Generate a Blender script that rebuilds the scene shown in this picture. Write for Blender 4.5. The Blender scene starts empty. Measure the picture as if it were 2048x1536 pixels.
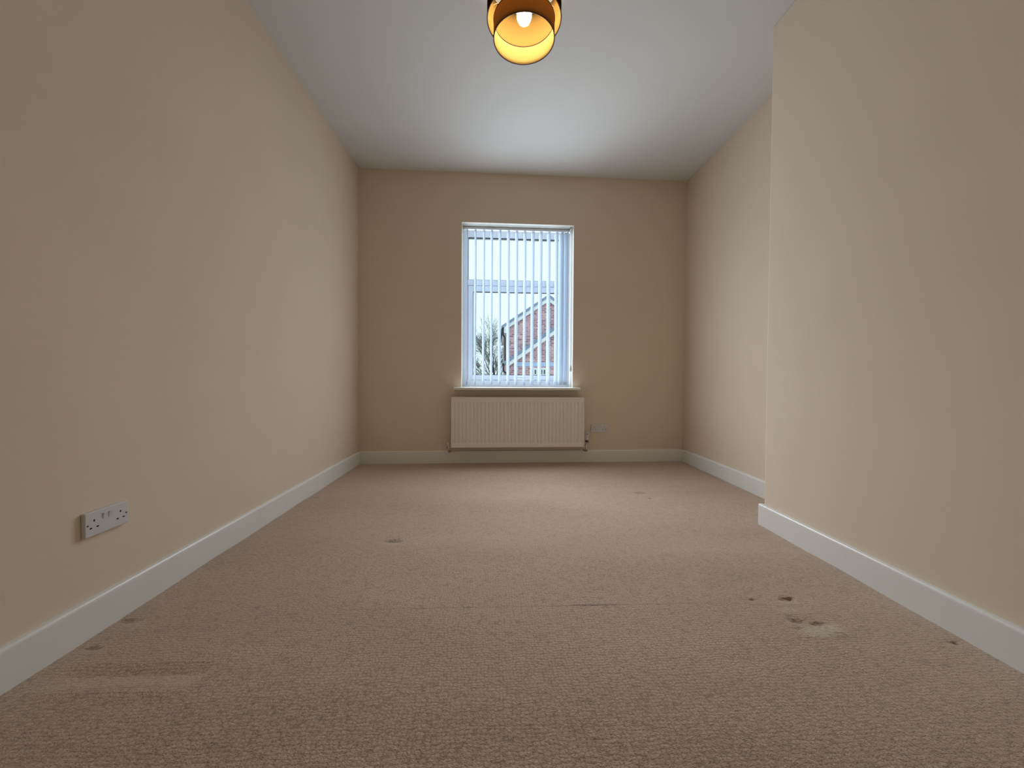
import bpy, bmesh, math, random
from mathutils import Vector, Matrix

S = bpy.context.scene
COL = S.collection

# ------------------------------------------------------------------ camera
F_PX = 770.32
cam_d = bpy.data.cameras.new('camera')
cam = bpy.data.objects.new('camera', cam_d)
COL.objects.link(cam)
cam_d.sensor_fit = 'HORIZONTAL'
cam_d.sensor_width = 36.0
cam_d.lens = F_PX * 36.0 / 2048.0
cam_d.clip_start = 0.02
cam_d.clip_end = 300
R_ = Vector((0.99910344, -0.04191409, 0.00596093))
U_ = Vector((-0.00512599, 0.01999962, 0.99978685))
N_ = Vector((0.04202437, 0.99892103, -0.01976683))
m = Matrix.Identity(4)
for i in range(3):
    m[i][0] = R_[i]; m[i][1] = U_[i]; m[i][2] = -N_[i]
m[0][3], m[1][3], m[2][3] = 0.0, 0.0, 0.77
cam.matrix_world = m
S.camera = cam

# ------------------------------------------------------------------ world, light, exposure
S.view_settings.view_transform = 'Standard'
S.view_settings.look = 'None'
S.view_settings.gamma = 1.0
S.view_settings.exposure = 0.0
S.view_settings.use_curve_mapping = False
S.cycles.diffuse_bounces = 4
S.cycles.max_bounces = 8
S.cycles.transparent_max_bounces = 16
S.cycles.use_light_tree = False

world = bpy.data.worlds.new('overcast_sky')
S.world = world
world.use_nodes = True
bg = world.node_tree.nodes['Background']
bg.inputs['Color'].default_value = (0.76, 0.96, 1.0, 1)
bg.inputs['Strength'].default_value = 1.2

# room dimensions (metres): x right, y towards the window, z up
H = 2.556
XL, XR = -1.194, 1.730
XB, YB = 1.403, 1.942          # chimney breast face and its far corner
D = 3.4326                     # window wall
ANG = math.atan(0.0237)        # the window wall is slightly out of square
YBACK = -1.25
OX0, OX1, OZ0, OZ1 = -0.303, 0.690, 0.672, 2.122   # window opening (local to window wall)

def fw(lx, ly, lz):
    c, s = math.cos(ANG), math.sin(ANG)
    return Vector((lx * c - ly * s, D + lx * s + ly * c, lz))

# overcast daylight entering through the window; the sky above is brighter than the ground below, so more
# of it travels downwards, and the open slats lead it a little to the right
def daylight(ly, energy, col, profile):
    dl = bpy.data.lights.new('window_daylight', 'AREA')
    dl.shape = 'RECTANGLE'
    dl.size = OX1 - OX0 - 0.04
    dl.size_y = OZ1 - OZ0 - 0.06
    dl.energy = energy
    dl.color = col
    if profile:
        dl.use_nodes = True
        nt = dl.node_tree
        em = nt.nodes['Emission']
        ge = nt.nodes.new('ShaderNodeNewGeometry')
        dt = nt.nodes.new('ShaderNodeVectorMath'); dt.operation = 'DOT_PRODUCT'
        dt.inputs[1].default_value = profile[1:]
        ad = nt.nodes.new('ShaderNodeMath'); ad.operation = 'ADD'; ad.inputs[1].default_value = profile[0]
        mx = nt.nodes.new('ShaderNodeMath'); mx.operation = 'MAXIMUM'; mx.inputs[1].default_value = 0.50
        nt.links.new(ge.outputs['Incoming'], dt.inputs[0])
        nt.links.new(dt.outputs['Value'], ad.inputs[0]); nt.links.new(ad.outputs[0], mx.inputs[0])
        # between the slats: full along their direction, cut down to the sides
        sd = nt.nodes.new('ShaderNodeVectorMath'); sd.operation = 'DOT_PRODUCT'
        sd.inputs[1].default_value = (0.30, -0.954, 0.0)
        mr = nt.nodes.new('ShaderNodeMapRange'); mr.interpolation_type = 'SMOOTHSTEP'
        for nm, v in (('From Min', 0.35), ('From Max', 0.95), ('To Min', 0.50), ('To Max', 1.0)):
            mr.inputs[nm].default_value = v
        ml = nt.nodes.new('ShaderNodeMath'); ml.operation = 'MULTIPLY'
        nt.links.new(ge.outputs['Incoming'], sd.inputs[0]); nt.links.new(sd.outputs['Value'], mr.inputs['Value'])
        nt.links.new(mr.outputs['Result'], ml.inputs[0]); nt.links.new(mx.outputs[0], ml.inputs[1])
        nt.links.new(ml.outputs[0], em.inputs['Strength'])
    o = bpy.data.objects.new('window_daylight', dl)
    COL.objects.link(o)
    o.location = fw((OX0 + OX1) / 2, ly, (OZ0 + OZ1) / 2)
    o.rotation_euler = (math.radians(-90), 0, ANG)
daylight(0.03, 31.0, (0.81, 0.90, 1.0), (0.40, 0.10, 0.0, -1.9))
daylight(0.163, 12.5, (0.72, 0.86, 1.0), None)      # what reaches the slats and the recess

# ------------------------------------------------------------------ material helpers
def new_mat(name):
    mt = bpy.data.materials.new(name)
    mt.use_nodes = True
    nt = mt.node_tree
    return mt, nt, nt.nodes['Principled BSDF']

def node(nt, typ, **kw):
    n = nt.nodes.new(typ)
    for k, v in kw.items():
        setattr(n, k, v)
    return n

def ramp(nt, fac, stops):
    r = node(nt, 'ShaderNodeValToRGB')
    e = r.color_ramp.elements
    while len(e) > 1:
        e.remove(e[-1])
    e[0].position, e[0].color = stops[0][0], (*stops[0][1], 1)
    for p, c in stops[1:]:
        q = e.new(p); q.color = (*c, 1)
    nt.links.new(fac, r.inputs['Fac'])
    return r

def noise(nt, vec, scale, detail=2, rough=0.5):
    n = node(nt, 'ShaderNodeTexNoise')
    n.inputs['Scale'].default_value = scale
    n.inputs['Detail'].default_value = detail
    n.inputs['Roughness'].default_value = rough
    if vec is not None:
        nt.links.new(vec, n.inputs['Vector'])
    return n

def math_n(nt, op, a, b=None, clamp=False):
    n = node(nt, 'ShaderNodeMath', operation=op, use_clamp=clamp)
    for i, v in enumerate((a, b)):
        if v is None:
            continue
        if isinstance(v, (int, float)):
            n.inputs[i].default_value = v
        else:
            nt.links.new(v, n.inputs[i])
    return n.outputs[0]

def mixc(nt, fac, a, b, blend='MIX'):
    n = node(nt, 'ShaderNodeMix', data_type='RGBA', blend_type=blend)
    for i, v in ((0, fac), (6, a), (7, b)):
        if isinstance(v, (int, float)):
            n.inputs[i].default_value = v
        elif isinstance(v, tuple):
            n.inputs[i].default_value = (*v, 1)
        else:
            nt.links.new(v, n.inputs[i])
    return n.outputs[2]

def plain(name, col, rough=0.5, bump=0.0, bscale=60, var=0.03, spec=0.5, metallic=0.0, nscale=7):
    mt, nt, b = new_mat(name)
    tc = node(nt, 'ShaderNodeTexCoord')
    n1 = noise(nt, tc.outputs['Object'], nscale, 3)
    lo = tuple(c * (1 - var) for c in col); hi = tuple(min(1, c * (1 + var)) for c in col)
    r = ramp(nt, n1.outputs['Fac'], [(0.3, lo), (0.7, hi)])
    nt.links.new(r.outputs['Color'], b.inputs['Base Color'])
    b.inputs['Roughness'].default_value = rough
    b.inputs['Specular IOR Level'].default_value = spec
    b.inputs['Metallic'].default_value = metallic
    if bump > 0:
        n2 = noise(nt, tc.outputs['Object'], bscale, 3)
        bp = node(nt, 'ShaderNodeBump')
        bp.inputs['Strength'].default_value = bump
        bp.inputs['Distance'].default_value = 0.002
        nt.links.new(n2.outputs['Fac'], bp.inputs['Height'])
        nt.links.new(bp.outputs['Normal'], b.inputs['Normal'])
    return mt

def matte(name, col, var, scale):
    mt = bpy.data.materials.new(name); mt.use_nodes = True
    nt = mt.node_tree; nt.nodes.clear()
    out = node(nt, 'ShaderNodeOutputMaterial'); d = node(nt, 'ShaderNodeBsdfDiffuse')
    tc = node(nt, 'ShaderNodeTexCoord')
    n1 = noise(nt, tc.outputs['Object'], scale, 2)
    r = ramp(nt, n1.outputs['Fac'], [(0.3, tuple(c * (1 - var) for c in col)), (0.7, tuple(c * (1 + var) for c in col))])
    nt.links.new(r.outputs['Color'], d.inputs['Color']); nt.links.new(d.outputs[0], out.inputs['Surface'])
    return mt

M = {}
M['wall'] = matte('magnolia_wall_paint', (0.81, 0.685, 0.54), 0.015, 3.0)
M['ceiling'] = matte('white_ceiling_paint', (0.775, 0.77, 0.745), 0.012, 2.0)
M['reveal'] = plain('reveal_paint', (0.80, 0.77, 0.69), 0.6, 0.08, 150, 0.02, 0.3)
M['gloss'] = plain('white_gloss_woodwork', (0.87, 0.845, 0.785), 0.28, 0.03, 30, 0.015, 0.5)
M['upvc'] = plain('white_upvc', (0.84, 0.86, 0.88), 0.3, 0, 1, 0.01, 0.5)
M['gasket'] = plain('dark_gasket', (0.05, 0.055, 0.06), 0.6, 0, 1, 0.05, 0.3)
M['rad'] = plain('white_radiator_enamel', (0.92, 0.86, 0.79), 0.33, 0, 1, 0.012, 0.5)
M['plastic'] = plain('white_plastic', (0.71, 0.68, 0.67), 0.35, 0, 1, 0.01, 0.5)
M['hole'] = plain('dark_recess', (0.02, 0.017, 0.015), 0.7, 0, 1, 0.05, 0.2)
M['chrome'] = plain('chromed_brass', (0.55, 0.52, 0.48), 0.22, 0, 1, 0.05, 0.5, 1.0)
M['dark_cap'] = plain('dark_metal', (0.06, 0.05, 0.045), 0.4, 0, 1, 0.05, 0.5)
M['copper_pipe'] = plain('painted_pipe', (0.45, 0.36, 0.28), 0.4, 0, 1, 0.05, 0.5)

def fabric(name, col, trans, tcol):
    mt = bpy.data.materials.new(name); mt.use_nodes = True
    nt = mt.node_tree; nt.nodes.clear()
    out = node(nt, 'ShaderNodeOutputMaterial')
    tc = node(nt, 'ShaderNodeTexCoord')
    n1 = noise(nt, tc.outputs['Object'], 300, 2)
    r = ramp(nt, n1.outputs['Fac'], [(0.3, tuple(c * 0.96 for c in col)), (0.7, col)])
    d = node(nt, 'ShaderNodeBsdfDiffuse'); t = node(nt, 'ShaderNodeBsdfTranslucent')
    t.inputs['Color'].default_value = (*tcol, 1)
    nt.links.new(r.outputs['Color'], d.inputs['Color'])
    mx = node(nt, 'ShaderNodeMixShader'); mx.inputs[0].default_value = trans
    nt.links.new(d.outputs[0], mx.inputs[1]); nt.links.new(t.outputs[0], mx.inputs[2])
    nt.links.new(mx.outputs[0], out.inputs['Surface'])
    return mt

M['slat'] = fabric('blind_fabric', (0.84, 0.88, 0.93), 0.38, (0.82, 0.90, 1.0))
M['shade_out'] = fabric('brown_shade_fabric', (0.030, 0.012, 0.012), 0.05, (0.25, 0.08, 0.03))
M['shade_in_out'] = fabric('copper_brown_fabric', (0.055, 0.020, 0.014), 0.20, (0.78, 0.36, 0.14))
M['shade_gold'] = fabric('gold_lining', (0.74, 0.62, 0.27), 0.30, (0.92, 0.74, 0.34))
M['shade_gold2'] = fabric('pale_gold_lining', (0.46, 0.30, 0.11), 0.02, (0.8, 0.6, 0.3))
M['ring'] = plain('lamp_ring', (0.06, 0.018, 0.006), 0.5, 0, 1, 0.05, 0.4)

def glass_mat():
    mt = bpy.data.materials.new('window_glass'); mt.use_nodes = True
    nt = mt.node_tree; nt.nodes.clear()
    out = node(nt, 'ShaderNodeOutputMaterial')
    tr = node(nt, 'ShaderNodeBsdfTransparent'); tr.inputs['Color'].default_value = (0.985, 0.995, 1.0, 1)
    gl = node(nt, 'ShaderNodeBsdfGlossy'); gl.inputs['Roughness'].default_value = 0.02
    fr = node(nt, 'ShaderNodeFresnel'); fr.inputs['IOR'].default_value = 1.3
    mx = node(nt, 'ShaderNodeMixShader')
    nt.links.new(fr.outputs[0], mx.inputs[0])
    nt.links.new(tr.outputs[0], mx.inputs[1]); nt.links.new(gl.outputs[0], mx.inputs[2])
    nt.links.new(mx.outputs[0], out.inputs['Surface'])
    return mt
M['glass'] = glass_mat()

def bulb_mat():
    mt = bpy.data.materials.new('lit_bulb_glass'); mt.use_nodes = True
    nt = mt.node_tree; nt.nodes.clear()
    out = node(nt, 'ShaderNodeOutputMaterial')
    e = node(nt, 'ShaderNodeEmission')
    e.inputs['Color'].default_value = (1.0, 0.78, 0.45, 1)
    e.inputs['Strength'].default_value = 42.0
    nt.links.new(e.outputs[0], out.inputs['Surface'])
    return mt
M['bulb'] = bulb_mat()

# marks worn into the carpet: x, y, half width, half depth, dark
SPOTS = [(-0.472, 1.806, 0.042, 0.024, 0.7), (0.962, 2.519, 0.042, 0.026, 0.45), (0.984, 2.400, 0.014, 0.016, 0.45),
         (1.017, 1.289, 0.030, 0.013, 0.6), (1.032, 1.291, 0.010, 0.006, 0.85), (0.957, 1.170, 0.026, 0.015, 0.55), (1.013, 1.152, 0.024, 0.011, 0.65),
         (-1.135, 1.238, 0.034, 0.014, 0.5), (-1.128, 1.116, 0.026, 0.009, 0.45), (-1.128, 2.46, 0.024, 0.024, 0.35),
         (1.345, 1.055, 0.010, 0.008, 0.6), (0.895, 1.288, 0.020, 0.004, 0.4), (0.935, 1.13, 0.02, 0.006, 0.25)]
PALES = [(0.985, 1.112, 0.066, 0.028, 0.8), (1.040, 1.125, 0.036, 0.028, 0.75), (-0.47, 1.772, 0.040, 0.016, 0.4), (0.97, 1.22, 0.05, 0.02, 0.28),
         (1.02, 1.262, 0.024, 0.012, 0.5), (-1.10, 1.20, 0.06, 0.022, 0.25), (0.97, 2.47, 0.034, 0.016, 0.3)]

def carpet():
    mt, nt, b = new_mat('beige_twist_carpet')
    tc = node(nt, 'ShaderNodeTexCoord')
    O = tc.outputs['Object']
    mp = node(nt, 'ShaderNodeMapping'); mp.inputs['Scale'].default_value = (0.55, 1.6, 1)
    nt.links.new(O, mp.inputs['Vector'])
    big = noise(nt, mp.outputs['Vector'], 1.6, 3, 0.55)
    fine = noise(nt, O, 320, 1, 0.6)
    base = ramp(nt, big.outputs['Fac'], [(0.30, (0.52, 0.374, 0.275)), (0.5, (0.57, 0.412, 0.305)), (0.72, (0.62, 0.457, 0.342))])
    col = mixc(nt, 0.40, base.outputs['Color'], ramp(nt, fine.outputs['Fac'], [(0.32, (0.45, 0.44, 0.43)), (0.5, (1, 1, 1)), (0.8, (1.25, 1.25, 1.25))]).outputs['Color'], 'MULTIPLY')
    # tufts in rows, 7 mm apart, loosened by noise
    warp = noise(nt, O, 28, 0)
    wv = node(nt, 'ShaderNodeVectorMath', operation='SCALE'); wv.inputs['Scale'].default_value = 0.010
    nt.links.new(warp.outputs['Color'], wv.inputs[0])
    ad = node(nt, 'ShaderNodeVectorMath', operation='ADD')
    nt.links.new(O, ad.inputs[0]); nt.links.new(wv.outputs[0], ad.inputs[1])
    vo = node(nt, 'ShaderNodeTexVoronoi'); vo.inputs['Scale'].default_value = 105; vo.inputs['Randomness'].default_value = 0.5
    nt.links.new(ad.outputs[0], vo.inputs['Vector'])
    pit = ramp(nt, vo.outputs['Distance'], [(0.30, (1, 1, 1)), (0.60, (0.80, 0.785, 0.77)), (0.80, (0.50, 0.48, 0.46))])
    col = mixc(nt, 0.70, col, pit.outputs['Color'], 'MULTIPLY')
    sep = node(nt, 'ShaderNodeSeparateXYZ'); nt.links.new(O, sep.inputs[0])
    wo = math_n(nt, 'MULTIPLY', math_n(nt, 'SUBTRACT', warp.outputs['Fac'], 0.5), 1.6)
    for nm, c in (('worn_dark', (0.055, 0.032, 0.018)), ('torn_pale', (0.66, 0.57, 0.43))):
        at = node(nt, 'ShaderNodeAttribute', attribute_name=nm)
        col = mixc(nt, at.outputs['Fac'], col, c)
    # worn join line across the carpet
    ln = math_n(nt, 'ABSOLUTE', math_n(nt, 'SUBTRACT', math_n(nt, 'SUBTRACT', sep.outputs['Y'], 1.2735), math_n(nt, 'MULTIPLY', wo, 0.0015)))
    ln = math_n(nt, 'SUBTRACT', 1.0, math_n(nt, 'DIVIDE', ln, 0.0042), True)
    xin = math_n(nt, 'SUBTRACT', 1.0, math_n(nt, 'MULTIPLY', math_n(nt, 'ABSOLUTE', math_n(nt, 'SUBTRACT', sep.outputs['X'], 0.33)), 9.0), True)
    xw = math_n(nt, 'LESS_THAN', math_n(nt, 'ABSOLUTE', math_n(nt, 'SUBTRACT', sep.outputs['X'], 0.09)), 0.60)
    lk = math_n(nt, 'MULTIPLY', ln, math_n(nt, 'ADD', math_n(nt, 'MULTIPLY', xw, 0.28), math_n(nt, 'MULTIPLY', xin, 0.9)), True)
    col = mixc(nt, lk, col, (0.05, 0.02, 0.015))
    nt.links.new(col, b.inputs['Base Color'])
    b.inputs['Roughness'].default_value = 0.95
    b.inputs['Specular IOR Level'].default_value = 0.12
    b.inputs['Sheen Weight'].default_value = 0.7
    b.inputs['Sheen Roughness'].default_value = 0.45
    b.inputs['Sheen Tint'].default_value = (0.95, 0.82, 0.73, 1)
    hgt = math_n(nt, 'ADD', math_n(nt, 'MULTIPLY', vo.outputs['Distance'], -1.0), math_n(nt, 'MULTIPLY', fine.outputs['Fac'], 1.0))
    bp = node(nt, 'ShaderNodeBump'); bp.inputs['Strength'].default_value = 0.5; bp.inputs['Distance'].default_value = 0.005
    nt.links.new(hgt, bp.inputs['Height']); nt.links.new(bp.outputs['Normal'], b.inputs['Normal'])
    return mt
M['carpet'] = carpet()

def brick_mat():
    mt, nt, b = new_mat('red_brickwork')
    tc = node(nt, 'ShaderNodeTexCoord')
    sep = node(nt, 'ShaderNodeSeparateXYZ'); nt.links.new(tc.outputs['Object'], sep.inputs[0])
    cb = node(nt, 'ShaderNodeCombineXYZ')
    nt.links.new(math_n(nt, 'ADD', sep.outputs['X'], sep.outputs['Y']), cb.inputs['X']); nt.links.new(sep.outputs['Z'], cb.inputs['Y'])
    br = node(nt, 'ShaderNodeTexBrick')
    br.inputs['Scale'].default_value = 1.0
    br.inputs['Brick Width'].default_value = 0.225; br.inputs['Row Height'].default_value = 0.09
    br.inputs['Mortar Size'].default_value = 0.008; br.inputs['Bias'].default_value = 0.0
    br.inputs['Color1'].default_value = (0.42, 0.21, 0.22, 1); br.inputs['Color2'].default_value = (0.88, 0.52, 0.50, 1)
    br.inputs['Mortar'].default_value = (0.95, 0.85, 0.90, 1)
    nt.links.new(cb.outputs[0], br.inputs['Vector'])
    n1 = noise(nt, tc.outputs['Object'], 2.5, 3)
    c = mixc(nt, 0.8, br.outputs['Color'], ramp(nt, n1.outputs['Fac'], [(0.3, (0.7, 0.66, 0.8)), (0.7, (1.1, 1.0, 1.0))]).outputs['Color'], 'MULTIPLY')
    nt.links.new(c, b.inputs['Base Color']); b.inputs['Roughness'].default_value = 0.9
    return mt
M['brick'] = brick_mat()
M['roof'] = plain('slate_roof', (0.30, 0.36, 0.50), 0.7, 0.3, 6, 0.15, 0.3)
M['barge'] = plain('white_bargeboard', (0.95, 0.96, 0.97), 0.5, 0, 1, 0.01, 0.3)
M['gutter'] = plain('black_gutter', (0.03, 0.035, 0.05), 0.5, 0, 1, 0.05, 0.4)
M['lintel'] = plain('grey_stone_lintel', (0.55, 0.66, 0.92), 0.8, 0.1, 8, 0.05, 0.3)
M['hpane'] = plain('dark_window_glass', (0.06, 0.09, 0.12), 0.1, 0, 1, 0.05, 0.5)
M['bark'] = plain('bare_bark', (0.11, 0.10, 0.10), 0.9, 0.2, 40, 0.15, 0.2)
M['ground'] = plain('ground_tarmac', (0.22, 0.23, 0.22), 0.9, 0.1, 20, 0.1, 0.2)

# ------------------------------------------------------------------ mesh helpers
def finish(name, bm, mats, parent=None, loc=None, rotz=None, smooth=False, bevel=0, bseg=2, autos=None):
    bmesh.ops.recalc_face_normals(bm, faces=bm.faces)
    me = bpy.data.meshes.new(name)
    bm.to_mesh(me); bm.free()
    if not isinstance(mats, (list, tuple)):
        mats = [mats]
    for k in mats:
        me.materials.append(k)
    o = bpy.data.objects.new(name, me)
    COL.objects.link(o)
    if parent is not None:
        o.parent = parent
    if loc is not None:
        o.location = loc
    if rotz is not None:
        o.rotation_euler = (0, 0, rotz)
    if smooth:
        for p in me.polygons:
            p.use_smooth = True
    if bevel > 0:
        md = o.modifiers.new('bevel', 'BEVEL'); md.width = bevel; md.segments = bseg
        md.limit_method = 'ANGLE'; md.angle_limit = math.radians(40)
    return o

def box(bm, x0, x1, y0, y1, z0, z1, mi=0):
    v = [bm.verts.new(p) for p in ((x0, y0, z0), (x1, y0, z0), (x1, y1, z0), (x0, y1, z0), (x0, y0, z1), (x1, y0, z1), (x1, y1, z1), (x0, y1, z1))]
    for f in ((0, 3, 2, 1), (4, 5, 6, 7), (0, 1, 5, 4), (1, 2, 6, 5), (2, 3, 7, 6), (3, 0, 4, 7)):
        fc = bm.faces.new([v[i] for i in f]); fc.material_index = mi
    return v

def cyl(bm, p0, p1, r0, r1=None, seg=16, caps=True, mi=0):
    r1 = r0 if r1 is None else r1
    p0, p1 = Vector(p0), Vector(p1)
    d = (p1 - p0).normalized()
    a = d.orthogonal().normalized(); b = d.cross(a)
    A = []; B = []
    for i in range(seg):
        t = 2 * math.pi * i / seg
        q = a * math.cos(t) + b * math.sin(t)
        A.append(bm.verts.new(p0 + q * r0)); B.append(bm.verts.new(p1 + q * r1))
    for i in range(seg):
        j = (i + 1) % seg
        bm.faces.new((A[i], A[j], B[j], B[i])).material_index = mi
    if caps:
        bm.faces.new(A[::-1]).material_index = mi; bm.faces.new(B).material_index = mi

def lathe(bm, prof, c=(0, 0, 0), seg=48, closed=False, mis=None):
    cx, cy, cz = c
    rings = []
    for r, z in prof:
        if r < 1e-6:
            rings.append([bm.verts.new((cx, cy, cz + z))])
        else:
            rings.append([bm.verts.new((cx + r * math.cos(2 * math.pi * i / seg), cy + r * math.sin(2 * math.pi * i / seg), cz + z)) for i in range(seg)])
    n = len(rings)
    for k in range(n if closed else n - 1):
        A, B = rings[k], rings[(k + 1) % n]
        for i in range(seg):
            j = (i + 1) % seg
            if len(A) == 1 and len(B) == 1:
                continue
            if len(A) == 1:
                f = bm.faces.new((A[0], B[j], B[i]))
            elif len(B) == 1:
                f = bm.faces.new((A[i], A[j], B[0]))
            else:
                f = bm.faces.new((A[i], A[j], B[j], B[i]))
            if mis:
                f.material_index = mis[k]

def prism(bm, pts, y0, y1, mi=0):
    """outline in x,z pushed from y0 to y1"""
    A = [bm.verts.new((x, y0, z)) for x, z in pts]; B = [bm.verts.new((x, y1, z)) for x, z in pts]
    bm.faces.new(A).material_index = mi; bm.faces.new(B[::-1]).material_index = mi
    n = len(pts)
    for i in range(n):
        j = (i + 1) % n
        bm.faces.new((A[i], B[i], B[j], A[j])).material_index = mi

def frame_ring(bm, ox0, ox1, oz0, oz1, ix0, ix1, iz0, iz1, y0, y1):
    o = [(ox0, oz0), (ox1, oz0), (ox1, oz1), (ox0, oz1)]; i_ = [(ix0, iz0), (ix1, iz0), (ix1, iz1), (ix0, iz1)]
    of = [bm.verts.new((x, y0, z)) for x, z in o]; inf = [bm.verts.new((x, y0, z)) for x, z in i_]
    ob = [bm.verts.new((x, y1, z)) for x, z in o]; inb = [bm.verts.new((x, y1, z)) for x, z in i_]
    for a in range(4):
        b = (a + 1) % 4
        bm.faces.new((of[a], of[b], inf[b], inf[a])); bm.faces.new((ob[b], ob[a], inb[a], inb[b]))
        bm.faces.new((of[b], of[a], ob[a], ob[b])); bm.faces.new((inf[a], inf[b], inb[b], inb[a])).material_index = 1

def empty(name, loc, rotz=0.0):
    o = bpy.data.objects.new(name, None)
    COL.objects.link(o); o.location = loc; o.rotation_euler = (0, 0, rotz); o.empty_display_size = 0.1
    return o

def tag(o, label, cat, group=None):
    o['label'] = label; o['category'] = cat
    if group:
        o['group'] = group
    return o

def struct(o, label=None):
    o['kind'] = 'structure'
    if label:
        o['label'] = label
    return o

# ------------------------------------------------------------------ room shell
# floor: carpet with dents where furniture stood
bm = bmesh.new()
nx, ny = 264, 424
x0, x1, y0f, y1f = XL, XR, YBACK, 3.50
def floor_z(x, y):
    z = 0.0
    for sx, sy, w, d, k in SPOTS:
        q = ((x - sx) / (w * 1.1)) ** 2 + ((y - sy) / (d * 1.3)) ** 2
        if q < 6:
            z -= 0.006 * k * math.exp(-q)
    for sx, sy, w, d, k in PALES:
        q = ((x - sx) / w) ** 2 + ((y - sy) / d) ** 2
        if q < 6:
            z += 0.003 * k * math.exp(-q)
    # long flattened print of a furniture base by the left wall
    if x < -0.735:
        e = min(max((-0.742 - x) / 0.012, 0), 1) * min(max((x + 1.16) / 0.10, 0), 1)
        t = (y - 0.962 - 0.03 * max(0, -(x + 0.95)) * 0) / 0.075
        if -0.6 < t < 1.6:
            z -= 0.007 * e * max(0, 1 - abs(t - 0.7) / 0.55)
            z += 0.003 * e * max(0, 1 - abs(t + 0.1) / 0.4)
    z += 0.0012 * math.sin(y * 9.1 + 0.7 * math.sin(x * 1.3)) + 0.0008 * math.sin(y * 17.0 + x * 1.1)
    return z
def lines(lo, hi, step, fine, spans):
    t = []; v = lo
    while v < hi - 1e-6:
        t.append(v)
        v += fine if any(a <= v <= b for a, b in spans) else step
    return t + [hi]
gx = lines(x0, x1, 0.02, 0.0026, [(-1.17, -1.08), (-0.76, -0.735), (-0.53, -0.42), (0.87, 1.06), (1.335, 1.355)])
gy = lines(y0f, y1f, 0.02, 0.0026, [(0.93, 1.32), (1.76, 1.84), (2.38, 2.55)])
from mathutils import noise as mnoise
def mark(x, y, lst):
    v = 0.0
    for sx, sy, w, d, k in lst:
        if abs(x - sx) < w * 1.6 and abs(y - sy) < d * 1.6:
            q = ((x - sx) / w) ** 2 + ((y - sy) / d) ** 2 + 0.9 * mnoise.noise(Vector((x * 70, y * 110, sx * 9))) + 0.5 * mnoise.noise(Vector((x * 180, y * 200, 3)))
            v = max(v, k * min(1, max(0, 1.15 - q) * 0.8))
    return v
dk = []; pa = []; g = []
for y in gy:
    row = []
    for x in gx:
        a_, b_ = mark(x, y, SPOTS), mark(x, y, PALES)
        dk.append(a_); pa.append(b_)
        row.append(bm.verts.new((x, y, floor_z(x, y) - 0.004 * a_)))
    g.append(row)
for j in range(len(gy) - 1):
    for i in range(len(gx) - 1):
        bm.faces.new((g[j][i], g[j][i + 1], g[j + 1][i + 1], g[j + 1][i]))
flo = struct(finish('floor', bm, M['carpet'], smooth=True), 'beige brown twist carpet with a few worn marks')
for nm, vals in (('worn_dark', dk), ('torn_pale', pa)):
    at = flo.data.attributes.new(nm, 'FLOAT', 'POINT'); at.data.foreach_set('value', vals)

bm = bmesh.new(); box(bm, XL - 0.12, XR + 0.12, YBACK - 0.12, D + 0.10, H, H + 0.12)
struct(finish('ceiling', bm, M['ceiling']), 'plain white ceiling')
bm = bmesh.new(); box(bm, XL - 0.12, XL, YBACK, D + 0.02, -0.05, H)
struct(finish('wall_left', bm, M['wall']), 'long magnolia wall on the left')
bm = bmesh.new(); box(bm, XR, XR + 0.12, YBACK, D + 0.08, -0.05, H)
struct(finish('wall_right', bm, M['wall']), 'magnolia wall of the alcove beyond the chimney breast')
bm = bmesh.new(); box(bm, XB, XR - 0.0005, YBACK, YB, -0.02, H - 0.0005)
struct(finish('wall_chimney_breast', bm, M['wall'], bevel=0.006), 'magnolia chimney breast standing out from the right wall')
bm = bmesh.new(); box(bm, XL - 0.12, XR + 0.12, YBACK - 0.12, YBACK, -0.05, H)
struct(finish('wall_back', bm, M['wall']), 'magnolia wall behind the viewer')

# window wall with its opening; reveal faces painted off-white
bm = bmesh.new()
frame_ring(bm, XL - 0.12, XR + 0.14, -0.05, H + 0.02, OX0, OX1, OZ0, OZ1, 0.0, 0.32)
struct(finish('wall_front', bm, [M['wall'], M['reveal']], loc=(0, D, 0), rotz=ANG, bevel=0.004), 'magnolia end wall around the window')

# skirting boards with a rounded top edge
SK_H, SK_T = 0.1093, 0.018
def skirting(name, p0, p1, nrm, label):
    p0, p1, nrm = Vector(p0), Vector(p1), Vector(nrm)
    prof = [(0, -0.01), (SK_T, -0.01), (SK_T, SK_H - 0.011)]
    for k in range(1, 6):
        t = k / 5 * math.pi / 2
        prof.append((SK_T - 0.009 + 0.009 * math.cos(t), SK_H - 0.011 + 0.011 * math.sin(t)))
    prof.append((0, SK_H))
    bm = bmesh.new()
    A = [bm.verts.new(p0 + nrm * t + Vector((0, 0, z))) for t, z in prof]; B = [bm.verts.new(p1 + nrm * t + Vector((0, 0, z))) for t, z in prof]
    bm.faces.new(A[::-1]); bm.faces.new(B)
    for i in range(len(prof)):
        j = (i + 1) % len(prof)
        bm.faces.new((A[i], A[j], B[j], B[i]))
    return struct(finish(name, bm, M['gloss']), label)
wl, wr = fw(XL, 0, 0), fw(XR, 0, 0)
yl = D + XL * 0.0237; yr = D + XR * 0.0237
skirting('baseboard_left', (XL, YBACK, 0), (XL, yl, 0), (1, 0, 0), 'white skirting board along the left wall')
skirting('baseboard_front', (XL, yl, 0), (XR, yr, 0), (math.sin(ANG), -math.cos(ANG), 0), 'white skirting board under the window')
skirting('baseboard_right', (XR, YB, 0), (XR, yr, 0), (-1, 0, 0), 'white skirting board in the alcove')
skirting('baseboard_chimney_breast', (XB, YBACK, 0), (XB, YB + SK_T, 0), (-1, 0, 0), 'white skirting board along the chimney breast')
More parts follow.
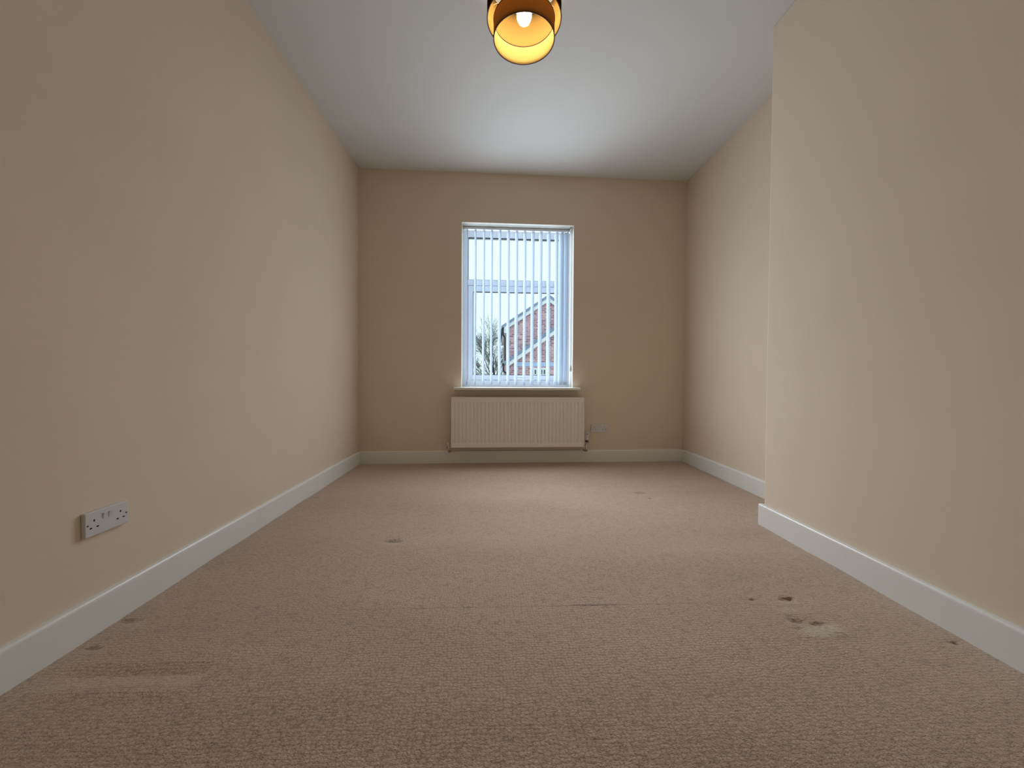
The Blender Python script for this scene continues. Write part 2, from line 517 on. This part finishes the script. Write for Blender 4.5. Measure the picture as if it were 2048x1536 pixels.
skirting('baseboard_chimney_breast_return', (XB + 0.001, YB, 0), (XR - SK_T, YB, 0), (0, 1, 0), 'short white skirting return on the chimney breast')

# ------------------------------------------------------------------ window
win = empty('window_1', (0, D, 0), ANG)
struct(win, 'white plastic framed window with top light over one tall sash')
FY0, FY1 = 0.17, 0.24
GX0, GX1 = -0.256, 0.643
TZ0, TZ1 = 1.610, 1.664
bm = bmesh.new(); frame_ring(bm, OX0, OX1, OZ0, OZ1, GX0, GX1, 0.734, 2.055, FY0, FY1)
finish('frame', bm, [M['upvc'], M['upvc']], win, bevel=0.004)
bm = bmesh.new(); box(bm, GX0 - 0.002, GX1 + 0.002, FY0 + 0.001, FY1 - 0.001, TZ0, TZ1)
finish('transom', bm, M['upvc'], win, bevel=0.004)
bm = bmesh.new(); frame_ring(bm, GX0 + 0.002, GX1 - 0.002, 0.737, TZ0 - 0.003, -0.211, 0.596, 0.781, 1.556, FY0 - 0.006, FY1 - 0.01)
sash = finish('sash', bm, [M['upvc'], M['upvc']], win, bevel=0.005)
bm = bmesh.new(); frame_ring(bm, -0.2115, 0.5965, 0.7805, 1.5565, -0.2065, 0.5915, 0.7855, 1.5515, FY0 + 0.012, FY0 + 0.02)
finish('gasket', bm, [M['gasket'], M['gasket']], sash)
bm = bmesh.new(); frame_ring(bm, GX0 - 0.0005, GX1 + 0.0005, TZ1 - 0.0005, 2.0555, GX0 + 0.004, GX1 - 0.004, TZ1 + 0.004, 2.049, FY0 + 0.012, FY0 + 0.02)
finish('gasket', bm, [M['gasket'], M['gasket']], win)
bm = bmesh.new(); box(bm, -0.210, 0.595, 0.200, 0.204, 0.782, 1.555)
finish('pane', bm, M['glass'], sash)
bm = bmesh.new(); box(bm, GX0, GX1, 0.200, 0.204, TZ1, 2.054)
finish('pane', bm, M['glass'], win)
bm = bmesh.new()
box(bm, 0.175, 0.205, FY0 - 0.014, FY0 - 0.006, 0.742, 0.775); box(bm, 0.183, 0.197, FY0 - 0.030, FY0 - 0.013, 0.752, 0.766)
box(bm, 0.190, 0.300, FY0 - 0.036, FY0 - 0.026, 0.753, 0.765)
finish('handle', bm, M['upvc'], sash, bevel=0.002)
bm = bmesh.new()
prism_pts = [(-0.3685, 0.6515), (0.7445, 0.6515), (0.7445, 0.6725), (-0.3685, 0.6725)]
prism(bm, prism_pts, -0.085, 0.0)
box(bm, OX0 + 0.001, OX1 - 0.001, -0.001, FY0 + 0.01, 0.655, 0.6724)
finish('sill', bm, M['gloss'], win, bevel=0.004)

# ------------------------------------------------------------------ vertical blind
bl = empty('vertical_blind', fw((OX0 + OX1) / 2, 0.10, 2.05), ANG)
BX = (OX0 + OX1) / 2
tag(bl, 'pale blue-white vertical blind with its slats turned open in the window recess', 'blind')
bm = bmesh.new()
box(bm, OX0 + 0.006 - BX, OX1 - 0.006 - BX, -0.013, 0.022, 2.098 - 2.05, 2.119 - 2.05)
finish('headrail', bm, M['upvc'], bl, bevel=0.003)
for k, ex in enumerate((OX0 + 0.004 - BX, OX1 - 0.016 - BX)):
    bm = bmesh.new(); box(bm, ex, ex + 0.012, -0.015, 0.024, 2.094 - 2.05, 2.1195 - 2.05)
    finish('end_cap', bm, M['upvc'], bl, bevel=0.002)
random.seed(4)
SX = [-0.2548, -0.1793, -0.1027, -0.0308, 0.0450, 0.1222, 0.1966, 0.2702, 0.3440, 0.4181, 0.4932, 0.5654, 0.6156, 0.6567]
Z_T, Z_B = 2.090 - 2.05, 0.690 - 2.05
slat_bottoms = []
for k, fx in enumerate(SX):
    # front edge at y -0.035, rear edge swung a little to the left
    sx = -0.019 - 0.002 * random.random()
    if k == 0: sx = -0.016
    if k == 12: sx = -0.030
    if k == 13: sx = -0.042
    sy = 0.083
    tw = random.uniform(-0.004, 0.004)
    bm = bmesh.new()
    rows = 9; cols = 7; T = 0.0009
    nrm = Vector((-sy, sx, 0)).normalized()
    grid = []
    for j in range(rows):
        t = j / (rows - 1); z = Z_T + (Z_B - Z_T) * t
        s2 = sx + tw * math.sin(t * 2.6)
        row = []
        for i in range(cols):
            u = i / (cols - 1)
            bow = 0.0022 * (1 - (2 * u - 1) ** 2)
            p = Vector((fx - BX + s2 * u + 0.0015 * math.sin(t * 3.1 + k), -0.035 + sy * u, z)) + nrm * bow
            row.append((p + nrm * T, p - nrm * T))
        grid.append(row)
    vf = [[bm.verts.new(c[0]) for c in r] for r in grid]; vb = [[bm.verts.new(c[1]) for c in r] for r in grid]
    for j in range(rows - 1):
        for i in range(cols - 1):
            bm.faces.new((vf[j][i], vf[j][i + 1], vf[j + 1][i + 1], vf[j + 1][i])); bm.faces.new((vb[j][i], vb[j + 1][i], vb[j + 1][i + 1], vb[j][i + 1]))
    for j in range(rows - 1):
        for i in (0, cols - 1):
            bm.faces.new((vf[j][i], vf[j + 1][i], vb[j + 1][i], vb[j][i]))
    for i in range(cols - 1):
        for j in (0, rows - 1):
            bm.faces.new((vf[j][i], vb[j][i], vb[j][i + 1], vf[j][i + 1]))
    sl = finish('slat', bm, M['slat'], bl, smooth=False)
    mid = Vector((fx - BX + sx * 0.5, -0.035 + sy * 0.5, 0))
    slat_bottoms.append(Vector((fx - BX, -0.035, Z_B + 0.012)))
    bm = bmesh.new()
    cyl(bm, (mid.x, mid.y, Z_T - 0.012), (mid.x, mid.y, 2.0985 - 2.05), 0.004, seg=8)
    box(bm, mid.x - 0.004, mid.x + 0.004, mid.y - 0.016, mid.y + 0.016, Z_T - 0.014, Z_T + 0.001)
    finish('carrier_clip', bm, M['upvc'], sl)
    # stiffening weight in the bottom pocket
    bm = bmesh.new()
    a = Vector((fx - BX + sx * 0.04, -0.035 + sy * 0.04, 0)); b = Vector((fx - BX + sx * 0.96, -0.035 + sy * 0.96, 0))
    A = []
    for q, zz in ((a, Z_B + 0.003), (b, Z_B + 0.003), (b, Z_B + 0.032), (a, Z_B + 0.032)):
        A.append((q + nrm * 0.004 + Vector((0, 0, zz)), q - nrm * 0.004 + Vector((0, 0, zz))))
    V1 = [bm.verts.new(p[0]) for p in A]; V2 = [bm.verts.new(p[1]) for p in A]
    bm.faces.new(V1); bm.faces.new(V2[::-1])
    for i in range(4):
        j = (i + 1) % 4
        bm.faces.new((V1[i], V2[i], V2[j], V1[j]))
    finish('weight_pocket', bm, M['slat'], sl)
bm = bmesh.new()
for i in range(len(slat_bottoms) - 1):
    a, b = slat_bottoms[i], slat_bottoms[i + 1]
    prev = a
    for s in range(1, 7):
        t = s / 6
        p = a.lerp(b, t) + Vector((0, 0, -0.010 * 4 * t * (1 - t)))
        cyl(bm, prev, p, 0.0009, seg=5, caps=False); prev = p
finish('bottom_chain', bm, M['upvc'], bl)
bm = bmesh.new()
cyl(bm, (0.672 - BX, -0.062, 2.100 - 2.05), (0.677 - BX, -0.062, 0.86 - 2.05), 0.0013, seg=6)
cyl(bm, (0.679 - BX, -0.062, 2.100 - 2.05), (0.684 - BX, -0.062, 0.86 - 2.05), 0.0013, seg=6)
box(bm, 0.668 - BX, 0.683 - BX, -0.066, -0.012, 2.100 - 2.05, 2.110 - 2.05)
pc = finish('pull_cord', bm, M['plastic'], bl)
bm = bmesh.new(); lathe(bm, [(0, -0.035), (0.006, -0.033), (0.009, -0.02), (0.007, 0.005), (0.003, 0.02), (0, 0.021)], (0.681 - BX, -0.062, 0.85 - 2.05), 14)
finish('cord_weight', bm, M['plastic'], pc, smooth=True)

# ------------------------------------------------------------------ radiator
RX0, RX1, RZ0, RZ1, RY = -0.385, 0.778, 0.153, 0.5885, -0.100
RC = (RX0 + RX1) / 2
rad = empty('radiator', fw(RC, RY / 2, RZ0), ANG)
tag(rad, 'white ribbed panel radiator on the wall under the window', 'radiator')
def rl(x, y, z):
    return (x - RC, y - RY / 2, z - RZ0)
W2 = (RX1 - RX0) / 2
# pressed front panel: 35 shallow vertical channels
bm = bmesh.new()
NF = 35; pitch = (RX1 - RX0 - 0.022) / NF
prof = [(-0.5, 0), (-0.30, 0), (-0.17, 1), (0.17, 1), (0.30, 0)]
xs = []
for k in range(NF):
    c = RX0 + 0.011 + pitch * (k + 0.5)
    for u, d in prof:
        xs.append((c + u * pitch, d))
xs = [(RX0 + 0.004, 0)] + xs + [(RX1 - 0.011, 0), (RX1 - 0.004, 0)]
zs = [(RZ0 + 0.004, 0), (RZ0 + 0.030, 0), (RZ0 + 0.040, 1), (RZ1 - 0.052, 1), (RZ1 - 0.042, 0), (RZ1 - 0.004, 0)]
gv = [[bm.verts.new(rl(x, RY + 0.002 + 0.0070 * d * dz, z)) for x, d in xs] for z, dz in zs]
for j in range(len(zs) - 1):
    for i in range(len(xs) - 1):
        bm.faces.new((gv[j][i], gv[j][i + 1], gv[j + 1][i + 1], gv[j + 1][i]))
pb = [[bm.verts.new(rl(x, RY + 0.016, z)) for x in (xs[0][0], xs[-1][0])] for z in (zs[0][0], zs[-1][0])]
bm.faces.new((pb[0][0], pb[1][0], pb[1][1], pb[0][1]))
finish('front_panel', bm, M['rad'], rad)
bm = bmesh.new(); box(bm, *[v for p in zip(rl(RX0 + 0.02, -0.045, RZ0 + 0.012), rl(RX1 - 0.02, -0.030, RZ1 - 0.012)) for v in p])
finish('rear_panel', bm, M['rad'], rad, bevel=0.003)
for sx0 in (RX0, RX1 - 0.0045):
    bm = bmesh.new(); box(bm, *[v for p in zip(rl(sx0, RY - 0.002, RZ0), rl(sx0 + 0.0045, -0.028, RZ1)) for v in p])
    finish('side_panel', bm, M['rad'], rad, bevel=0.0015)
bm = bmesh.new(); box(bm, *[v for p in zip(rl(RX0 + 0.0045, RY - 0.002, RZ0), rl(RX1 - 0.0045, RY + 0.014, RZ0 + 0.005)) for v in p])
finish('bottom_rim', bm, M['rad'], rad, bevel=0.0015)
bm = bmesh.new()
box(bm, *[v for p in zip(rl(RX0 + 0.0045, RY - 0.002, RZ1 - 0.006), rl(RX1 - 0.0045, RY + 0.010, RZ1)) for v in p])
box(bm, *[v for p in zip(rl(RX0 + 0.0045, -0.038, RZ1 - 0.006), rl(RX1 - 0.0045, -0.028, RZ1)) for v in p])
for k in range(60):
    c = RX0 + 0.014 + (RX1 - RX0 - 0.028) * k / 59
    box(bm, *[v for p in zip(rl(c - 0.005, RY + 0.009, RZ1 - 0.004), rl(c + 0.005, -0.037, RZ1 - 0.001)) for v in p])
finish('top_grille', bm, M['rad'], rad)
for bx in (RX0 + 0.15, RX1 - 0.15):
    bm = bmesh.new(); box(bm, *[v for p in zip(rl(bx - 0.015, -0.031, RZ0 + 0.05), rl(bx + 0.015, 0.0, RZ1 - 0.05)) for v in p])
    finish('wall_bracket', bm, M['rad'], rad)
# lockshield valve on the left
VY = -0.062
v = empty('lockshield_valve', rl(RX0 - 0.026, VY, 0.160)); v.parent = rad
bm = bmesh.new()
cyl(bm, (0.028, 0, 0.004), (0.0, 0, 0.004), 0.0085, seg=14); cyl(bm, (0.014, 0, 0.004), (0.022, 0, 0.004), 0.0125, seg=6)
cyl(bm, (0, 0, -0.030), (0, 0, 0.016), 0.0105, seg=16); cyl(bm, (0, 0, -0.034), (0, 0, -0.020), 0.0130, seg=6)
finish('valve_body', bm, M['chrome'], v, smooth=False)
bm = bmesh.new(); lathe(bm, [(0, 0.032), (0.008, 0.031), (0.0105, 0.025), (0.011, 0.014), (0, 0.014)], (0, 0, 0), 16)
finish('valve_cap', bm, M['plastic'], v, smooth=True)
bm = bmesh.new(); cyl(bm, (-0.012, 0, -0.012), (-0.002, 0, -0.012), 0.0075, seg=12)
finish('drain_screw', bm, M['dark_cap'], v)
def pipe_pts(bm, pts, r, seg=10):
    for a, b in zip(pts[:-1], pts[1:]):
        cyl(bm, a, b, r, seg=seg)
bm = bmesh.new()
pipe_pts(bm, [(0, 0, -0.030), (0, 0, -0.046), (0.004, 0.006, -0.052), (0.010, 0.020, -0.054), (0.012, VY * -1 - 0.001, -0.054)], 0.0075)
finish('pipe', bm, M['copper_pipe'], v)
# thermostatic valve on the right
v = empty('thermostatic_valve', rl(RX1 + 0.034, VY, 0.160)); v.parent = rad
bm = bmesh.new()
cyl(bm, (-0.036, 0, 0.002), (0.0, 0, 0.002), 0.0085, seg=14); cyl(bm, (-0.026, 0, 0.002), (-0.016, 0, 0.002), 0.0130, seg=6)
cyl(bm, (0, 0, -0.030), (0, 0, 0.030), 0.0105, seg=16); cyl(bm, (0, 0, -0.036), (0, 0, -0.020), 0.0135, seg=6)
finish('valve_body', bm, M['chrome'], v)
bm = bmesh.new(); cyl(bm, (0, 0, 0.028), (0, 0, 0.048), 0.0145, seg=18)
finish('collar_nut', bm, M['dark_cap'], v)
bm = bmesh.new(); lathe(bm, [(0, 0.118), (0.010, 0.117), (0.0145, 0.112), (0.0160, 0.100), (0.0165, 0.064), (0.0150, 0.050), (0.0135, 0.046), (0, 0.046)], (0, 0, 0), 24)
hd = finish('thermostat_head', bm, M['plastic'], v, smooth=True)
bm = bmesh.new(); box(bm, -0.003, 0.003, -0.0170, -0.0150, 0.096, 0.108)
finish('setting_mark', bm, M['hole'], v)
bm = bmesh.new()
pipe_pts(bm, [(0, 0, -0.030), (0, 0, -0.042), (-0.004, 0.006, -0.050), (-0.012, 0.020, -0.052), (-0.014, VY * -1 - 0.001, -0.052)], 0.0075)
finish('pipe', bm, M['copper_pipe'], v)

# ------------------------------------------------------------------ double sockets
def socket(name, loc, rotz, w, h, t, label):
    """built facing -y (local), back on the wall at y 0"""
    s = empty(name, loc, rotz); tag(s, label, 'socket', 'white double wall sockets')
    bm = bmesh.new(); box(bm, -w / 2, w / 2, -t, 0, -h / 2, h / 2)
    pl = finish('plate', bm, M['plastic'], s, bevel=0.0028, bseg=3)
    for sg in (-1, 1):
        c = sg * w * 0.068
        bm = bmesh.new(); prism_v = [(c - w * 0.048, h * 0.06), (c + w * 0.048, h * 0.06), (c + w * 0.048, h * 0.32), (c - w * 0.048, h * 0.32)]
        A = [bm.verts.new((x, -t + 0.001, z)) for x, z in prism_v]; B = [bm.verts.new((x, -t - (0.0035 if z > h * 0.2 else 0.0008), z)) for x, z in prism_v]
        bm.faces.new(B)
        for i in range(4):
            j = (i + 1) % 4
            bm.faces.new((A[i], A[j], B[j], B[i]))
        finish('rocker_switch', bm, M['plastic'], s, bevel=0.0006)
        cx = sg * w * 0.305
        for dx, dz, ww, hh in ((0, 0.13, 0.030, 0.085), (-0.075, -0.155, 0.050, 0.055), (0.075, -0.155, 0.050, 0.055)):
            bm = bmesh.new(); box(bm, cx + dx * w - ww * w / 2, cx + dx * w + ww * w / 2, -t - 0.0004, -t + 0.002, dz * h - hh * h / 2, dz * h + hh * h / 2)
            finish('pin_slot', bm, M['hole'], s)
        bm = bmesh.new(); cyl(bm, (sg * w * 0.445, -t - 0.0005, -0.02 * h), (sg * w * 0.445, -t + 0.002, -0.02 * h), 0.0026, seg=12)
        finish('fixing_screw', bm, M['dark_cap'], s)
    return s
socket('wall_socket', (XL, 1.2185, 0.3285), math.radians(90), 0.131, 0.072, 0.0125, 'white double wall socket low on the long left wall')
socket('wall_socket', fw(0.9385, 0, 0.305), ANG, 0.150, 0.076, 0.009, 'white double wall socket beside the radiator under the window')

# ------------------------------------------------------------------ ceiling lamp
LX, LY = 0.1139, 1.686
lamp = empty('ceiling_lamp', (LX, LY, H))
tag(lamp, 'lit two-tier drum ceiling lamp, dark brown outside with gold lining', 'lamp')
def drum(name, r, z0, z1, mout, min_):
    bm = bmesh.new(); T = 0.0012
    zz = [z0 + (z1 - z0) * k / 4 for k in range(5)]
    prof = [(r, z) for z in zz] + [(r - T, z) for z in reversed(zz)]
    mis = [0] * 4 + [0] + [1] * 4 + [0]
    lathe(bm, prof, (0, 0, 0), 72, True, mis)
    o = finish(name, bm, [mout, min_], lamp, smooth=False)
    for p in o.data.polygons:
        p.use_smooth = abs(p.normal.z) < 0.5
    for zr in (z0, z1):
        bm = bmesh.new()
        lathe(bm, [(r - 0.0006 + 0.0024 * math.cos(a * math.pi / 4), zr + 0.0024 * math.sin(a * math.pi / 4)) for a in range(8)], (0, 0, 0), 72, True)
        finish('rim', bm, M['ring'], o, smooth=True)
    return o
drum('outer_shade', 0.159, 2.302 - H, 2.470 - H, M['shade_out'], M['shade_gold2'])
drum('inner_shade', 0.131, 2.220 - H, 2.300 - H, M['shade_in_out'], M['shade_gold'])
for k in range(3):
    a = k * 2 * math.pi / 3 + 0.5
    bm = bmesh.new(); cyl(bm, (0.1315 * math.cos(a), 0.1315 * math.sin(a), 2.298 - H), (0.157 * math.cos(a), 0.157 * math.sin(a), 2.306 - H), 0.0016, seg=6)
    finish('link', bm, M['ring'], lamp)
bm = bmesh.new()
for k in range(3):
    a = k * 2 * math.pi / 3 + 0.5
    cyl(bm, (0.018 * math.cos(a), 0.018 * math.sin(a), 2.425 - H), (0.159 * math.cos(a), 0.159 * math.sin(a), 2.440 - H), 0.0018, seg=6)
lathe(bm, [(0.018, 2.422 - H), (0.022, 2.422 - H), (0.022, 2.428 - H), (0.018, 2.428 - H)], (0, 0, 0), 24, True)
finish('spider', bm, M['upvc'], lamp)
bm = bmesh.new()
lathe(bm, [(0, 2.285 - H), (0.012, 2.287 - H), (0.023, 2.296 - H), (0.0305, 2.312 - H), (0.032, 2.325 - H), (0.029, 2.342 - H), (0.020, 2.362 - H), (0.0145, 2.378 - H), (0.0135, 2.388 - H), (0, 2.388 - H)], (0, 0, 0), 32)
finish('bulb', bm, M['bulb'], lamp, smooth=True)
bm = bmesh.new(); lathe(bm, [(0, 2.380 - H), (0.0165, 2.380 - H), (0.0175, 2.420 - H), (0.010, 2.435 - H), (0.004, 2.445 - H), (0, 2.445 - H)], (0, 0, 0), 24)
finish('lamp_holder', bm, M['upvc'], lamp, smooth=True)
bm = bmesh.new(); cyl(bm, (0, 0, 2.440 - H), (0, 0, -0.010), 0.003, seg=8)
finish('cord', bm, M['upvc'], lamp)
bm = bmesh.new(); lathe(bm, [(0, -0.030), (0.010, -0.030), (0.020, -0.022), (0.040, -0.014), (0.045, 0.0), (0, 0.0)], (0, 0, 0), 32)
finish('ceiling_rose', bm, M['upvc'], lamp, smooth=True)

# ------------------------------------------------------------------ outside: neighbour's house, tree, ground
GZ = -3.4
bm = bmesh.new(); box(bm, -60, 60, 6, 120, GZ - 0.2, GZ)
struct(finish('ground', bm, M['ground']), 'ground outside below the window')

HY = 20.0
house = empty('house', (0, HY, GZ)); tag(house, 'red brick gabled house seen outside through the blind', 'house')
def hz(z): return z - GZ
APX, APZ, EVX, EVZ = 2.70, 4.98, 0.40, 3.43     # roof verge apex and left eave
RVX = 2 * APX - EVX
sl = (APZ - EVZ) / (APX - EVX)
def verge(x): return APZ - abs(x - APX) * sl
WLX = 0.56; WRX = 2 * APX - WLX
bm = bmesh.new()
prism(bm, [(WLX, 0), (WRX, 0), (WRX, hz(verge(WRX) - 0.2)), (APX, hz(APZ - 0.2)), (WLX, hz(verge(WLX) - 0.2))], 0.0, 8.0)
finish('wall', bm, M['brick'], house)
def slope_strip(x0, x1, f, dz0, dz1, y0, y1, name, mt):
    bm = bmesh.new(); prism(bm, [(x0, hz(f(x0) + dz0)), (x1, hz(f(x1) + dz0)), (x1, hz(f(x1) + dz1)), (x0, hz(f(x0) + dz1))], y0, y1)
    return finish(name, bm, mt, house)
slope_strip(EVX - 0.1, APX, verge, -0.13, 0.02, -0.22, 8.2, 'roof', M['roof'])
slope_strip(APX, RVX + 0.1, verge, -0.13, 0.02, -0.22, 8.2, 'roof', M['roof'])
slope_strip(EVX, APX, verge, -0.33, -0.13, -0.18, -0.14, 'bargeboard', M['barge'])
slope_strip(APX, RVX, verge, -0.33, -0.13, -0.18, -0.14, 'bargeboard', M['barge'])
bm = bmesh.new(); box(bm, EVX - 0.02, WLX + 0.08, -0.17, 8.0, hz(3.00), hz(3.28))
finish('soffit_box', bm, M['barge'], house)
bm = bmesh.new(); cyl(bm, (EVX - 0.06, -0.2, hz(3.28)), (EVX - 0.06, 8.0, hz(3.28)), 0.065, seg=10)
box(bm, EVX - 0.12, EVX + 0.0, -0.20, -0.05, hz(2.88), hz(3.34))
finish('gutter', bm, M['gutter'], house)
bm = bmesh.new()
pipe_pts(bm, [(EVX - 0.05, -0.1, hz(2.92)), (EVX + 0.06, -0.1, hz(2.76)), (EVX + 0.07, -0.1, hz(1.55))], 0.04, 8)
finish('downpipe', bm, M['gutter'], house)
# lower front wing with its own verge
LEX, LEZ, LAX = 0.42, 1.30, 4.6
sl2 = (3.016 - 1.386) / (3.015 - 0.7055)
def verge2(x): return 1.386 + 0.06 + sl2 * (x - 0.7055) if x <= LAX else 1.446 + sl2 * (2 * LAX - x - 0.7055)
LRX = 2 * LAX - 0.5
bm = bmesh.new()
prism(bm, [(WLX, 0), (LRX, 0), (LRX, hz(verge2(LRX) - 0.12)), (LAX, hz(verge2(LAX) - 0.12)), (WLX, hz(verge2(WLX) - 0.12))], -1.2, 0.0)
finish('wing_wall', bm, M['brick'], house)
Kp = (HY - 1.3) / HY
slope_strip(LEX, LAX, verge2, 0.07, 0.26, -1.42, 0.0, 'wing_roof', M['roof'])
slope_strip(LAX, LRX + 0.2, verge2, 0.07, 0.26, -1.42, 0.0, 'wing_roof', M['roof'])
slope_strip(LEX + 0.1, LAX, verge2, -0.13, 0.07, -1.40, -1.36, 'wing_bargeboard', M['barge'])
slope_strip(LAX, LRX, verge2, -0.13, 0.07, -1.40, -1.36, 'wing_bargeboard', M['barge'])
bm = bmesh.new(); cyl(bm, (LEX - 0.06, -1.4, hz(1.34)), (LEX - 0.06, 0, hz(1.34)), 0.06, seg=10)
pipe_pts(bm, [(LEX - 0.05, -1.38, hz(1.36)), (LEX - 0.06, -1.38, hz(1.10)), (LEX - 0.02, -1.38, hz(0.98)), (LEX + 0.10, -1.38, hz(0.92)), (LEX + 0.12, -1.38, hz(0.0))], 0.045, 8)
finish('wing_gutter', bm, M['gutter'], house)
bm = bmesh.new(); box(bm, WLX + 0.30, 3.6, -1.235, -1.19, hz(1.262), hz(1.475))
finish('lintel_band', bm, M['lintel'], house)
# window of the wing
wx0, wx1, wz0, wz1 = 1.80, 2.50, 0.20, 1.19
bm = bmesh.new(); frame_ring(bm, wx0, wx1, hz(wz0), hz(wz1), wx0 + 0.09, wx1 - 0.09, hz(wz0) + 0.09, hz(wz1) - 0.09, -1.25, -1.18)
wf = finish('house_window', bm, [M['barge'], M['barge']], house)
bm = bmesh.new()
for u in (0.28, 0.5, 0.72):
    c = wx0 + (wx1 - wx0) * u; box(bm, c - 0.03, c + 0.03, -1.245, -1.19, hz(wz0), hz(wz1))
for zc in (0.86, 0.55): box(bm, wx0, wx1, -1.243, -1.192, hz(zc) - 0.03, hz(zc) + 0.03)
finish('glazing_bars', bm, M['barge'], wf)
bm = bmesh.new(); box(bm, wx0 + 0.02, wx1 - 0.02, -1.215, -1.205, hz(wz0) + 0.02, hz(wz1) - 0.02)
finish('pane', bm, M['hpane'], wf)

# bare tree beyond the house
TY = 30.0
random.seed(11)
tree = empty('bare_tree', (0.1, TY, GZ)); tag(tree, 'leafless tree seen outside through the left of the blind', 'tree')
K = TY / 15.0
trunk_bm = bmesh.new(); br_bm = bmesh.new()
def tl(x, z): return Vector(((x * K) - 0.1, 0, 0.77 + (z - 0.77) * K - GZ))
pts = [Vector((0.25, 0, 0)), Vector((0.22, 0.05, 1.6)), Vector((0.12, 0, 2.9)), tl(-0.01, 0.45)]
rr = [0.20, 0.16, 0.13, 0.10]
for i in range(3):
    cyl(trunk_bm, pts[i], pts[i + 1], rr[i], rr[i + 1], 10)
def grow(p, d, r, L, depth):
    n = 3
    q = p
    for s in range(n):
        d = (d + Vector((random.gauss(0, 0.13), random.gauss(0, 0.13), random.gauss(0.05, 0.10)))).normalized()
        e = q + d * (L / n)
        r2 = r * 0.86
        cyl(br_bm, q, e, r, r2, 4 if depth < 3 else 5, caps=False)
        if depth > 0:
            for c in range(random.choice((1, 1, 2))):
                ax = Vector((random.gauss(0, 1), random.gauss(0, 1), random.gauss(0, 0.6)))
                nd = (d + ax.normalized() * random.uniform(0.5, 0.9)).normalized()
                grow(e, nd, max(r2 * 0.60, 0.006), L * random.uniform(0.48, 0.70), depth - 1)
        q = e; r = r2
    if depth > 0:
        grow(q, d, r * 0.8, L * 0.65, depth - 1)
base = pts[3]
for tx, tz, r in ((-0.80, 1.35, 0.050), (-0.72, 1.75, 0.050), (-0.42, 2.10, 0.052), (-0.16, 2.20, 0.050), (0.05, 2.15, 0.045), (0.20, 1.80, 0.045), (-0.85, 0.95, 0.04), (0.35, 1.2, 0.04)):
    tgt = tl(tx, tz); v = tgt - base
    v.y = random.uniform(-0.5, 0.5)
    grow(base, v.normalized(), r, v.length * 0.66, 4)
finish('trunk', trunk_bm, M['bark'], tree, smooth=True)
finish('branches', br_bm, M['bark'], tree)
